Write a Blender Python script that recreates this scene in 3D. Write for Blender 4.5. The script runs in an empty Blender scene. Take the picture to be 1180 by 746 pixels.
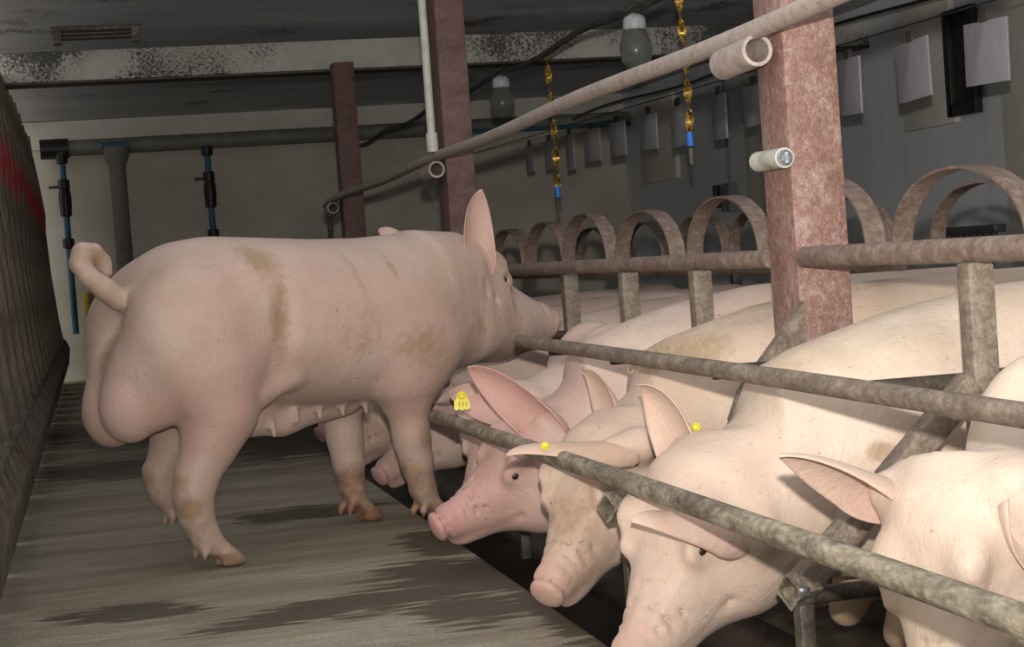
import bpy, bmesh, math, random
import numpy as np
from mathutils import Vector, Matrix

# ---------------------------------------------------------------- camera, light, exposure
S = bpy.context.scene
COL = S.collection
CAM = np.array([0.0, 0.0, 0.87])
YAW, PITCH, ROLL = math.radians(13.508), math.radians(2.170), math.radians(4.125)
FPX = 2000.0
_d = np.array([math.sin(YAW)*math.cos(PITCH), math.cos(YAW)*math.cos(PITCH), -math.sin(PITCH)])
_r = np.array([math.cos(YAW), -math.sin(YAW), 0.0])
_u = np.cross(_r, _d)
_c, _s = math.cos(ROLL), math.sin(ROLL)
CR = _c*_r - _s*_u
CU = _s*_r + _c*_u
cam = bpy.data.cameras.new('camera')
cam.sensor_fit = 'HORIZONTAL'; cam.sensor_width = 36.0
cam.lens = FPX/1180.0*36.0
cam.clip_start = 0.05; cam.clip_end = 100
camo = bpy.data.objects.new('camera', cam); COL.objects.link(camo)
mw = Matrix(((CR[0], CU[0], -_d[0], CAM[0]), (CR[1], CU[1], -_d[1], CAM[1]), (CR[2], CU[2], -_d[2], CAM[2]), (0, 0, 0, 1)))
camo.matrix_world = mw
S.camera = camo
S.view_settings.view_transform = 'Standard'; S.view_settings.look = 'None'
S.view_settings.gamma = 1.0; S.view_settings.exposure = 0.0
S.view_settings.use_curve_mapping = False

world = bpy.data.worlds.new('world'); S.world = world
world.use_nodes = True
world.node_tree.nodes['Background'].inputs[0].default_value = (1.0, 0.97, 0.93, 1)
world.node_tree.nodes['Background'].inputs[1].default_value = 1.0

# the flash on top of the camera
fl = bpy.data.lights.new('camera_flash', 'SPOT'); fl.spot_size = math.radians(75); fl.spot_blend = 1.0; fl.energy = 830.0; fl.color = (1.0, 0.965, 0.91)
fl.shadow_soft_size = 0.025
flo = bpy.data.objects.new('camera_flash', fl); COL.objects.link(flo)
flo.location = CAM + CU*0.18 - _d*0.02
_aim = Vector(_d*1.0 + CR*0.13 + CU*0.26)
flo.rotation_euler = _aim.to_track_quat('-Z', 'Y').to_euler()
# added soft fill under the ceiling, out of view; no such lamp hangs there
ar = bpy.data.lights.new('ceiling_fill', 'AREA'); ar.shape = 'RECTANGLE'; ar.size = 3.0; ar.size_y = 8.0
ar.energy = 45.0; ar.color = (0.88, 0.94, 1.0)
aro = bpy.data.objects.new('ceiling_fill', ar); COL.objects.link(aro)
aro.location = (1.0, 3.0, 2.42); aro.rotation_euler = (0, 0, 0)

def A(*v): return np.array(v, float)
def nrm(v): v = np.asarray(v, float); return v/max(np.linalg.norm(v), 1e-9)

# ---------------------------------------------------------------- helpers
def tag(o, label=None, cat=None, group=None, kind=None):
    if label: o['label'] = label
    if cat: o['category'] = cat
    if group: o['group'] = group
    if kind: o['kind'] = kind
    return o

def empty(name, loc=(0, 0, 0), rz=0.0):
    o = bpy.data.objects.new(name, None); o.empty_display_size = 0.1
    o.location = loc; o.rotation_euler = (0, 0, rz); COL.objects.link(o); return o

def link(name, me, mat, parent=None, smooth=True):
    o = bpy.data.objects.new(name, me); COL.objects.link(o)
    if mat is not None and len(me.materials) == 0: me.materials.append(mat)
    if smooth: me.shade_smooth()
    if parent is not None: o.parent = parent
    return o

def copy_tree(o, parent=None):
    c = o.copy(); COL.objects.link(c)
    if parent is not None: c.parent = parent
    for ch in list(o.children): copy_tree(ch, c)
    return c

class MB:
    """collects boxes, tubes and lathes into one mesh"""
    def __init__(s): s.v = []; s.f = []
    def add(s, vs, fs):
        n = len(s.v); s.v += [tuple(map(float, p)) for p in vs]; s.f += [tuple(i+n for i in f) for f in fs]; return s
    def box(s, c, size, R=None, bev=0.0):
        c = A(*c); h = A(*size)/2
        bm = bmesh.new(); bmesh.ops.create_cube(bm, size=1.0)
        bmesh.ops.scale(bm, vec=Vector(size), verts=bm.verts)
        if bev > 0: bmesh.ops.bevel(bm, geom=list(bm.edges), offset=bev, segments=2, affect='EDGES', profile=0.5)
        vs = [A(*v.co) for v in bm.verts]
        if R is not None: vs = [R @ v for v in vs]
        bm.verts.index_update()
        s.add([v + c for v in vs], [[v.index for v in f.verts] for f in bm.faces]); bm.free(); return s
    def beam(s, a, b, w, t, up=(0, 0, 1), bev=0.003):
        a = A(*a); b = A(*b); x = nrm(b-a); y = nrm(np.cross(up, x)); z = np.cross(x, y)
        return s.box((a+b)/2, (np.linalg.norm(b-a), w, t), np.stack([x, y, z], 1), bev)
    def tube(s, pts, r, n=12, caps=True, wob=0.0, seed=0, ry=None):
        pts = [A(*p) for p in pts]; m = len(pts); rng = random.Random(seed)
        rs = r if hasattr(r, '__len__') else [r]*m
        vs = []; prev = None
        for i, p in enumerate(pts):
            t = nrm(pts[min(i+1, m-1)] - pts[max(i-1, 0)])
            if prev is None:
                ref = A(0, 0, 1) if abs(t[2]) < 0.9 else A(1, 0, 0)
                x = nrm(np.cross(ref, t))
            else:
                x = nrm(prev - t*(prev @ t))
            prev = x; y = np.cross(t, x)
            for k in range(n):
                a = 2*math.pi*k/n; rr = rs[i]*(1 + wob*(rng.random()-.5))
                vs.append(p + x*math.cos(a)*rr + y*math.sin(a)*(rr if ry is None else rr*ry))
        fs = []
        for i in range(m-1):
            for k in range(n):
                fs.append((i*n+k, i*n+(k+1) % n, (i+1)*n+(k+1) % n, (i+1)*n+k))
        if caps: fs += [tuple(range(n-1, -1, -1)), tuple((m-1)*n+k for k in range(n))]
        return s.add(vs, fs)
    def hollow(s, a, b, ro, ri, n=20):
        """an open pipe end: outer and inner wall"""
        a = A(*a); b = A(*b); t = nrm(b-a); ref = A(0, 0, 1) if abs(t[2]) < .9 else A(1, 0, 0)
        x = nrm(np.cross(ref, t)); y = np.cross(t, x); vs = []
        for p, r in ((a, ri), (a, ro), (b, ro), (b, ri)):
            for k in range(n):
                g = 2*math.pi*k/n; vs.append(p + x*math.cos(g)*r + y*math.sin(g)*r)
        fs = []
        for i in range(4):
            j = (i+1) % 4
            for k in range(n): fs.append((i*n+k, i*n+(k+1) % n, j*n+(k+1) % n, j*n+k))
        return s.add(vs, fs)
    def lathe(s, prof, c, n=24, axis=(0, 0, 1)):
        z = nrm(axis); ref = A(1, 0, 0) if abs(z[0]) < .9 else A(0, 1, 0); x = nrm(np.cross(ref, z)); y = np.cross(z, x)
        c = A(*c); vs = []; m = len(prof)
        for r, h in prof:
            for k in range(n):
                a = 2*math.pi*k/n; vs.append(c + x*math.cos(a)*r + y*math.sin(a)*r + z*h)
        fs = [(i*n+k, i*n+(k+1) % n, (i+1)*n+(k+1) % n, (i+1)*n+k) for i in range(m-1) for k in range(n)]
        fs += [tuple(range(n-1, -1, -1)), tuple((m-1)*n+k for k in range(n))]
        return s.add(vs, fs)
    def prism(s, poly, d0, d1, plane='xz'):
        """polygon in a plane pulled along the third axis between d0 and d1"""
        def mk(p, d): return {'xz': (p[0], d, p[1]), 'yz': (d, p[0], p[1]), 'xy': (p[0], p[1], d)}[plane]
        n = len(poly); vs = [mk(p, d0) for p in poly] + [mk(p, d1) for p in poly]
        fs = [tuple(range(n)), tuple(range(2*n-1, n-1, -1))] + [(k, n+k, n+(k+1) % n, (k+1) % n) for k in range(n)]
        return s.add(vs, fs)
    def mesh(s, name):
        me = bpy.data.meshes.new(name); me.from_pydata(s.v, [], s.f); me.update()
        bm = bmesh.new(); bm.from_mesh(me); bmesh.ops.recalc_face_normals(bm, faces=bm.faces); bm.to_mesh(me); bm.free()
        return me
    def build(s, name, mat, parent=None, smooth=False, angle=35):
        me = s.mesh(name); o = link(name, me, mat, parent, False)
        me.shade_smooth()
        try: me.set_sharp_from_angle(angle=math.radians(angle))
        except Exception: pass
        return o

# ---------------------------------------------------------------- materials
def mat(name, rough=0.6, metal=0.0):
    m = bpy.data.materials.new(name); m.use_nodes = True
    nt = m.node_tree; b = nt.nodes['Principled BSDF']
    b.inputs['Roughness'].default_value = rough; b.inputs['Metallic'].default_value = metal
    return m, nt, b

def N(nt, t, **kw):
    n = nt.nodes.new(t)
    for k, v in kw.items(): setattr(n, k, v)
    return n

def coords(nt, scale=(1, 1, 1), kind='Object', rot=(0, 0, 0), world=False):
    tc = N(nt, 'ShaderNodeTexCoord'); mp = N(nt, 'ShaderNodeMapping')
    mp.inputs['Scale'].default_value = scale; mp.inputs['Rotation'].default_value = rot
    if world:
        g = N(nt, 'ShaderNodeNewGeometry'); nt.links.new(g.outputs['Position'], mp.inputs['Vector'])
    else: nt.links.new(tc.outputs[kind], mp.inputs['Vector'])
    return mp.outputs['Vector']

def noise(nt, vec, scale, detail=4, rough=0.55, dist=0.0):
    n = N(nt, 'ShaderNodeTexNoise'); n.inputs['Scale'].default_value = scale
    n.inputs['Detail'].default_value = detail; n.inputs['Roughness'].default_value = rough; n.inputs['Distortion'].default_value = dist
    nt.links.new(vec, n.inputs['Vector']); return n.outputs['Fac']

def ramp(nt, fac, stops):
    r = N(nt, 'ShaderNodeValToRGB'); e = r.color_ramp.elements
    while len(e) > 1: e.remove(e[-1])
    e[0].position = stops[0][0]; e[0].color = tuple(stops[0][1])+(1,) if len(stops[0][1]) == 3 else stops[0][1]
    for p, c in stops[1:]:
        x = e.new(p); x.color = tuple(c)+(1,)
    nt.links.new(fac, r.inputs['Fac']); return r.outputs['Color']

def g3(v): return (v, v, v)

def mixc(nt, fac, a, b, mode='MIX'):
    m = N(nt, 'ShaderNodeMix', data_type='RGBA', blend_type=mode)
    for sock, v in ((m.inputs[0], fac), (m.inputs[6], a), (m.inputs[7], b)):
        if isinstance(v, (int, float)): sock.default_value = v
        elif isinstance(v, tuple): sock.default_value = v + (1,) if len(v) == 3 else v
        else: nt.links.new(v, sock)
    return m.outputs[2]

def math_(nt, op, a, b=None, clamp=False):
    m = N(nt, 'ShaderNodeMath', operation=op); m.use_clamp = clamp
    for i, v in enumerate((a, b)):
        if v is None: continue
        if isinstance(v, (int, float)): m.inputs[i].default_value = v
        else: nt.links.new(v, m.inputs[i])
    return m.outputs[0]

def bump(nt, b, h, strength=0.3, dist=0.01):
    n = N(nt, 'ShaderNodeBump'); n.inputs['Strength'].default_value = strength; n.inputs['Distance'].default_value = dist
    nt.links.new(h, n.inputs['Height']); nt.links.new(n.outputs['Normal'], b.inputs['Normal'])

def speckled(name, c0, c1, c2, scale=18, rough=0.7, metal=0.0, bstr=0.5, stretch=(1, 1, 1), bd=0.004, p=(0.35, 0.5, 0.66)):
    m, nt, b = mat(name, rough, metal); v = coords(nt, stretch)
    f = noise(nt, v, scale, 7, 0.65, 0.3)
    f = math_(nt, 'ADD', math_(nt, 'MULTIPLY', f, .45), math_(nt, 'ADD', math_(nt, 'MULTIPLY', noise(nt, v, scale*.22, 5, .7), .35), math_(nt, 'MULTIPLY', noise(nt, v, scale*4, 3, .6), .20)))
    q = lambda x: .5 + (x-.5)*.80
    col = ramp(nt, f, [(q(p[0]), c0), (q(p[1]), c1), (q(p[2]), c2)])
    nt.links.new(col, b.inputs['Base Color']); bump(nt, b, noise(nt, v, scale*2.6, 5), bstr, bd)
    return m

M = {}
M['pipe'] = speckled('soiled_steel_pipe', (0.055, 0.040, 0.028), (0.18, 0.137, 0.102), (0.41, 0.335, 0.26), 30, 0.6, 0.1, 0.9, (1, .6, 1), bd=0.004, p=(0.28, 0.5, 0.78))
M['pipe_dark'] = speckled('dark_soiled_steel', (0.025, 0.02, 0.015), (0.075, 0.06, 0.045), (0.17, 0.135, 0.10), 30, 0.55, 0.3, 0.7, bd=0.003, p=(0.3, 0.52, 0.75))
M['pipe_light'] = speckled('pale_soiled_pipe', (0.10, 0.075, 0.06), (0.36, 0.29, 0.25), (0.50, 0.42, 0.37), 30, 0.55, 0.0, 0.5, bd=0.003, p=(0.28, 0.45, 0.7))
M['rust'] = speckled('rusted_column', (0.12, 0.055, 0.042), (0.25, 0.138, 0.108), (0.44, 0.35, 0.33), 60, 0.62, 0.1, 0.8, (1, 1, .8), bd=0.004, p=(0.3, 0.5, 0.74))
M['rust_dark'] = speckled('dark_rusted_column', (0.10, 0.05, 0.04), (0.145, 0.082, 0.07), (0.19, 0.12, 0.105), 16, 0.8, 0.0, 0.3)
M['hoop'] = speckled('rusty_hoop_strip', (0.09, 0.055, 0.04), (0.20, 0.14, 0.11), (0.40, 0.32, 0.27), 30, 0.55, 0.1, 0.6, bd=0.002, p=(0.3, 0.5, 0.75))
M['olive'] = speckled('olive_soiled_tube', (0.06, 0.047, 0.033), (0.20, 0.165, 0.12), (0.46, 0.39, 0.28), 30, 0.5, 0.1, 0.9, (1, .45, 1), bd=0.004)
M['shiny'] = speckled('worn_shiny_steel', (0.12, 0.12, 0.12), (0.35, 0.36, 0.38), (0.6, 0.62, 0.65), 40, 0.22, 0.9, 0.2, bd=0.001)
M['black'] = speckled('black_plastic', (0.008, 0.008, 0.008), (0.015, 0.015, 0.014), (0.03, 0.028, 0.025), 20, 0.45, 0.0, 0.3)
M['slat'] = speckled('dirty_brown_board', (0.05, 0.04, 0.028), (0.085, 0.068, 0.05), (0.15, 0.12, 0.085), 10, 0.85, 0.0, 0.7, (4, 4, 0.7), bd=0.006)
M['red_mark'] = speckled('red_marker_paint', (0.22, 0.012, 0.02), (0.33, 0.02, 0.03), (0.12, 0.03, 0.03), 12, 0.7, 0, 0.3)
M['card'] = speckled('grey_card_sleeve', (0.30, 0.29, 0.30), (0.39, 0.38, 0.39), (0.46, 0.455, 0.47), 5, 0.45, 0.0, 0.1, (1, 1, .4))
M['card_dark'] = speckled('brown_clipboard', (0.06, 0.05, 0.045), (0.09, 0.075, 0.065), (0.12, 0.10, 0.09), 8, 0.7, 0.0, 0.1)
M['pvc'] = speckled('cream_plastic_conduit', (0.27, 0.26, 0.21), (0.50, 0.49, 0.42), (0.58, 0.57, 0.50), 9, 0.5, 0.0, 0.2, (1, 1, .5))
M['grey_pipe'] = speckled('grey_wall_pipe', (0.15, 0.145, 0.12), (0.21, 0.20, 0.17), (0.26, 0.25, 0.22), 6, 0.6, 0.0, 0.2)
M['blue_pipe'] = speckled('blue_water_pipe', (0.02, 0.09, 0.16), (0.03, 0.14, 0.24), (0.08, 0.12, 0.15), 8, 0.5, 0.0, 0.2)
M['cable'] = speckled('dusty_cable', (0.03, 0.027, 0.024), (0.06, 0.055, 0.05), (0.14, 0.125, 0.11), 30, 0.8, 0, 0.5)
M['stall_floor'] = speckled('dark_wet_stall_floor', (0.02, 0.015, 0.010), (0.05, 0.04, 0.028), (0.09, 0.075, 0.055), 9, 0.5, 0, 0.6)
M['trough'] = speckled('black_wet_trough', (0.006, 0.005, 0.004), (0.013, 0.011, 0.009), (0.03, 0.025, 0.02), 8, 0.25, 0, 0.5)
M['lamp_cap'] = speckled('pale_lamp_cap', (0.35, 0.36, 0.38), (0.52, 0.53, 0.55), (0.6, 0.6, 0.62), 14, 0.4, 0, 0.1)
M['yellow'] = speckled('yellow_ear_tag', (0.45, 0.36, 0.01), (0.66, 0.56, 0.015), (0.74, 0.66, 0.03), 30, 0.4, 0, 0.1)
M['sponge'] = speckled('yellow_plastic', (0.30, 0.22, 0.02), (0.55, 0.42, 0.03), (0.6, 0.5, 0.05), 30, 0.5, 0, 0.1)
M['blue_cap'] = speckled('blue_cardboard_tube', (0.02, 0.12, 0.5), (0.03, 0.2, 0.7), (0.05, 0.25, 0.75), 10, 0.5, 0, 0.1)
M['heater'] = speckled('grey_enamel', (0.10, 0.10, 0.10), (0.17, 0.17, 0.17), (0.25, 0.25, 0.25), 10, 0.5, 0, 0.1)
M['fixture'] = speckled('dirty_lamp_housing', (0.02, 0.018, 0.012), (0.10, 0.09, 0.065), (0.28, 0.26, 0.2), 14, 0.7, 0, 0.5, (1, 1, 2))

m, nt, b = mat('gold_fly_paper', 0.25, 0.5); v = coords(nt)
nt.links.new(ramp(nt, noise(nt, v, 60, 4), [(0.38, (0.09, 0.045, 0.01)), (0.5, (0.42, 0.24, 0.03)), (0.68, (0.75, 0.55, 0.12))]), b.inputs['Base Color'])
M['gold'] = m

m, nt, b = mat('smoked_lamp_glass', 0.12, 0); v = coords(nt)
nt.links.new(ramp(nt, noise(nt, v, 25, 3), [(0.3, (0.30, 0.32, 0.28)), (0.7, (0.42, 0.44, 0.40))]), b.inputs['Base Color'])
b.inputs['Transmission Weight'].default_value = 0.75; b.inputs['IOR'].default_value = 1.3; b.inputs['Roughness'].default_value = 0.22
M['glass'] = m

m, nt, b = mat('wet_eye', 0.05, 0); b.inputs['Base Color'].default_value = (0.03, 0.018, 0.014, 1); b.inputs['Coat Weight'].default_value = 1.0
M['eye'] = m
M['bristle'] = speckled('straw_bristles', (0.35, 0.27, 0.16), (0.50, 0.40, 0.26), (0.62, 0.52, 0.36), 30, 0.5, 0, 0.0)

# concrete alley floor: brushed along X, damp stains, those at the back doubling as painted boar shadow
m, nt, b = mat('concrete_floor', 0.72)
w = coords(nt, (1, 1, 1), world=True)
st = coords(nt, (0.8, 5.0, 1), world=True, rot=(0, 0, math.radians(4)))
fine = noise(nt, st, 9, 8, 0.7, 0.4); big = noise(nt, st, 1.3, 4, 0.6, 0.3); gr = noise(nt, w, 120, 3, 0.6)
base = ramp(nt, fine, [(0.28, (0.17, 0.135, 0.095)), (0.43, (0.31, 0.265, 0.195)), (0.60, (0.38, 0.335, 0.255)), (0.8, (0.46, 0.41, 0.32))])
base = mixc(nt, ramp(nt, big, [(0.38, g3(0.85)), (0.60, g3(0.0))]), base, (0.22, 0.18, 0.125))
base = mixc(nt, 0.25, base, ramp(nt, gr, [(0.35, g3(0.10)), (0.62, g3(0.85))]), 'OVERLAY')
wet_sum = None
sep = N(nt, 'ShaderNodeSeparateXYZ'); g = N(nt, 'ShaderNodeNewGeometry'); nt.links.new(g.outputs['Position'], sep.inputs[0])
edge_n = noise(nt, st, 4.5, 5, 0.6, 0.5)
STAINS = []   # (x, y, rx, ry, rot)
M['floor'] = m
FLOOR = (nt, b, sep, edge_n, base, w)

def finish_floor(stains):
    nt, b, sep, edge_n, base, w = FLOOR
    tot = None
    for (x, y, rx, ry, rot) in stains:
        dx = math_(nt, 'SUBTRACT', sep.outputs[0], x); dy = math_(nt, 'SUBTRACT', sep.outputs[1], y)
        c, s = math.cos(rot), math.sin(rot)
        u = math_(nt, 'DIVIDE', math_(nt, 'ADD', math_(nt, 'MULTIPLY', dx, c), math_(nt, 'MULTIPLY', dy, s)), rx)
        v = math_(nt, 'DIVIDE', math_(nt, 'ADD', math_(nt, 'MULTIPLY', dx, -s), math_(nt, 'MULTIPLY', dy, c)), ry)
        d = math_(nt, 'SQRT', math_(nt, 'ADD', math_(nt, 'MULTIPLY', u, u), math_(nt, 'MULTIPLY', v, v)))
        d = math_(nt, 'ADD', d, math_(nt, 'MULTIPLY', math_(nt, 'SUBTRACT', edge_n, 0.5), 3.2))
        k = math_(nt, 'MULTIPLY', math_(nt, 'SUBTRACT', 1.2, d), 3.4, True)
        tot = k if tot is None else math_(nt, 'MAXIMUM', tot, k)
    fleck = noise(nt, w, 34, 3, .5)
    base = mixc(nt, ramp(nt, fleck, [(0.66, g3(0)), (0.72, g3(.65))]), base, (0.10, 0.075, 0.05))
    col = mixc(nt, math_(nt, 'MULTIPLY', tot, 0.9), base, (0.062, 0.045, 0.026))
    nt.links.new(col, b.inputs['Base Color'])
    rg = math_(nt, 'SUBTRACT', 0.78, math_(nt, 'MULTIPLY', tot, 0.22)); nt.links.new(rg, b.inputs['Roughness'])
    bump(nt, b, math_(nt, 'ADD', noise(nt, w, 55, 6, 0.7), math_(nt, 'MULTIPLY', edge_n, 1.5)), 0.55, 0.012)

def plaster(name, c0, c1, c2, scale=1.6, streak=(1, 1, 1), mould=None, mz=None):
    m, nt, b = mat(name, 0.85); w = coords(nt, streak, world=True)
    f = noise(nt, w, scale, 7, 0.62, 0.2)
    col = ramp(nt, f, [(0.33, c0), (0.52, c1), (0.7, c2)])
    if mould:
        w2 = coords(nt, (1, 1, 1), world=True)
        f2 = noise(nt, w2, 48, 5, 0.78); f3 = noise(nt, w2, 1.3, 3, 0.5)
        k = math_(nt, 'ADD', math_(nt, 'MULTIPLY', f2, 0.5), math_(nt, 'MULTIPLY', f3, 0.7))
        col = mixc(nt, ramp(nt, k, [(mould, g3(0)), (mould+0.05, g3(0.9))]), col, (0.035, 0.033, 0.03))
    nt.links.new(col, b.inputs['Base Color']); bump(nt, b, noise(nt, w, 14, 6, 0.7), 0.3, 0.01)
    return m
M['wall'] = plaster('stained_beige_plaster', (0.50, 0.45, 0.37), (0.58, 0.53, 0.45), (0.64, 0.60, 0.52), 1.3, (1, 1, 1.6))
M['wall_top'] = plaster('pale_plaster', (0.58, 0.55, 0.48), (0.68, 0.65, 0.58), (0.74, 0.71, 0.64), 1.5)
M['blue_wall'] = plaster('grey_blue_painted_wall', (0.64, 0.66, 0.68), (0.69, 0.71, 0.73), (0.73, 0.75, 0.77), 1.2, (1, 5, 0.4))
M['beige_panel'] = plaster('beige_wall_board', (0.66, 0.62, 0.54), (0.75, 0.71, 0.63), (0.80, 0.77, 0.7), 1.8)
M['ceiling'] = plaster('grey_ceiling_board', (0.54, 0.55, 0.57), (0.66, 0.67, 0.69), (0.72, 0.73, 0.75), 1.0, (0.6, 4, 1), 0.70)
M['beam'] = plaster('mouldy_whitewashed_beam', (0.38, 0.36, 0.32), (0.50, 0.48, 0.44), (0.60, 0.58, 0.54), 2.0, (1, 1, 1), 0.62)

# pig skin: colour attribute 'mud' holds r = brown mud with painted hip shade on the boar, g = pink flush, b = rusty leg staining
def skin(name, tint=(1, 1, 1), seed=0.0, spots=0.5):
    m, nt, b = mat(name, 0.52)
    v = coords(nt); mp = N(nt, 'ShaderNodeMapping'); mp.inputs['Location'].default_value = (seed, seed*1.7, seed*.6); nt.links.new(v, mp.inputs['Vector']); v = mp.outputs['Vector']
    at = N(nt, 'ShaderNodeAttribute', attribute_name='mud_shade'); sp = N(nt, 'ShaderNodeSeparateColor'); nt.links.new(at.outputs['Color'], sp.inputs[0])
    f = noise(nt, v, 3.2, 5, 0.55)
    t = tint
    def T(c): return tuple(a*b_ for a, b_ in zip(c, t))
    col = ramp(nt, f, [(0.32, T((0.52, 0.40, 0.325))), (0.5, T((0.60, 0.47, 0.39))), (0.68, T((0.68, 0.56, 0.475)))])
    pink = math_(nt, 'MULTIPLY', sp.outputs[1], math_(nt, 'ADD', noise(nt, v, 5, 4), 0.45), True)
    col = mixc(nt, pink, col, T((0.56, 0.31, 0.27)))
    fd = math_(nt, 'ADD', math_(nt, 'MULTIPLY', noise(nt, v, 7, 6, 0.7, 0.8), .5), math_(nt, 'MULTIPLY', noise(nt, v, 38, 6, 0.75, 0.4), .5))
    mud_shade = math_(nt, 'MULTIPLY', math_(nt, 'SUBTRACT', math_(nt, 'ADD', math_(nt, 'MULTIPLY', sp.outputs[0], 0.80), fd), 0.74), 4.2, True)
    col = mixc(nt, math_(nt, 'MULTIPLY', mud_shade, 0.72), col, (0.30, 0.185, 0.09))
    leg = math_(nt, 'MULTIPLY', math_(nt, 'SUBTRACT', math_(nt, 'ADD', math_(nt, 'MULTIPLY', sp.outputs[2], 0.7), noise(nt, v, 13, 6, 0.7)), 0.90), 3.6, True)
    col = mixc(nt, math_(nt, 'MULTIPLY', leg, 0.85), col, ramp(nt, noise(nt, v, 22, 3), [(0.4, (0.15, 0.055, 0.025)), (0.6, (0.30, 0.13, 0.06))]))
    rd = noise(nt, v, 95, 2, .5)
    col = mixc(nt, ramp(nt, rd, [(0.62, g3(0)), (0.72, g3(.35))]), col, T((0.50, 0.24, 0.19)))
    gm = noise(nt, v, 2.1, 6, 0.7, .3)
    col = mixc(nt, ramp(nt, gm, [(0.50, g3(0)), (0.66, g3(.38))]), col, T((0.46, 0.36, 0.24)))
    # small dark specks
    fs = noise(nt, v, 62, 2, 0.4)
    col = mixc(nt, ramp(nt, fs, [(0.74, g3(0)), (0.78, g3(spots))]), col, (0.08, 0.045, 0.03))
    nt.links.new(col, b.inputs['Base Color'])
    b.inputs['Subsurface Weight'].default_value = 0.12; b.inputs['Subsurface Radius'].default_value = (1.0, 0.35, 0.2); b.inputs['Subsurface Scale'].default_value = 0.012
    b.inputs['Specular IOR Level'].default_value = 0.35
    b.inputs['Sheen Weight'].default_value = 0.08
    hv = coords(nt, (60, 260, 60))
    h = math_(nt, 'ADD', math_(nt, 'ADD', math_(nt, 'MULTIPLY', noise(nt, v, 24, 5, 0.6), 1.0), math_(nt, 'MULTIPLY', noise(nt, v, 8, 3, 0.5), 2.2)), math_(nt, 'MULTIPLY', noise(nt, hv, 1.0, 3, 0.5), 0.6))
    bump(nt, b, h, 0.38, 0.008)
    return m
M['skin_boar'] = skin('boar_skin', (0.84, 0.81, 0.80), 0.0, 0.6)

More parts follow.
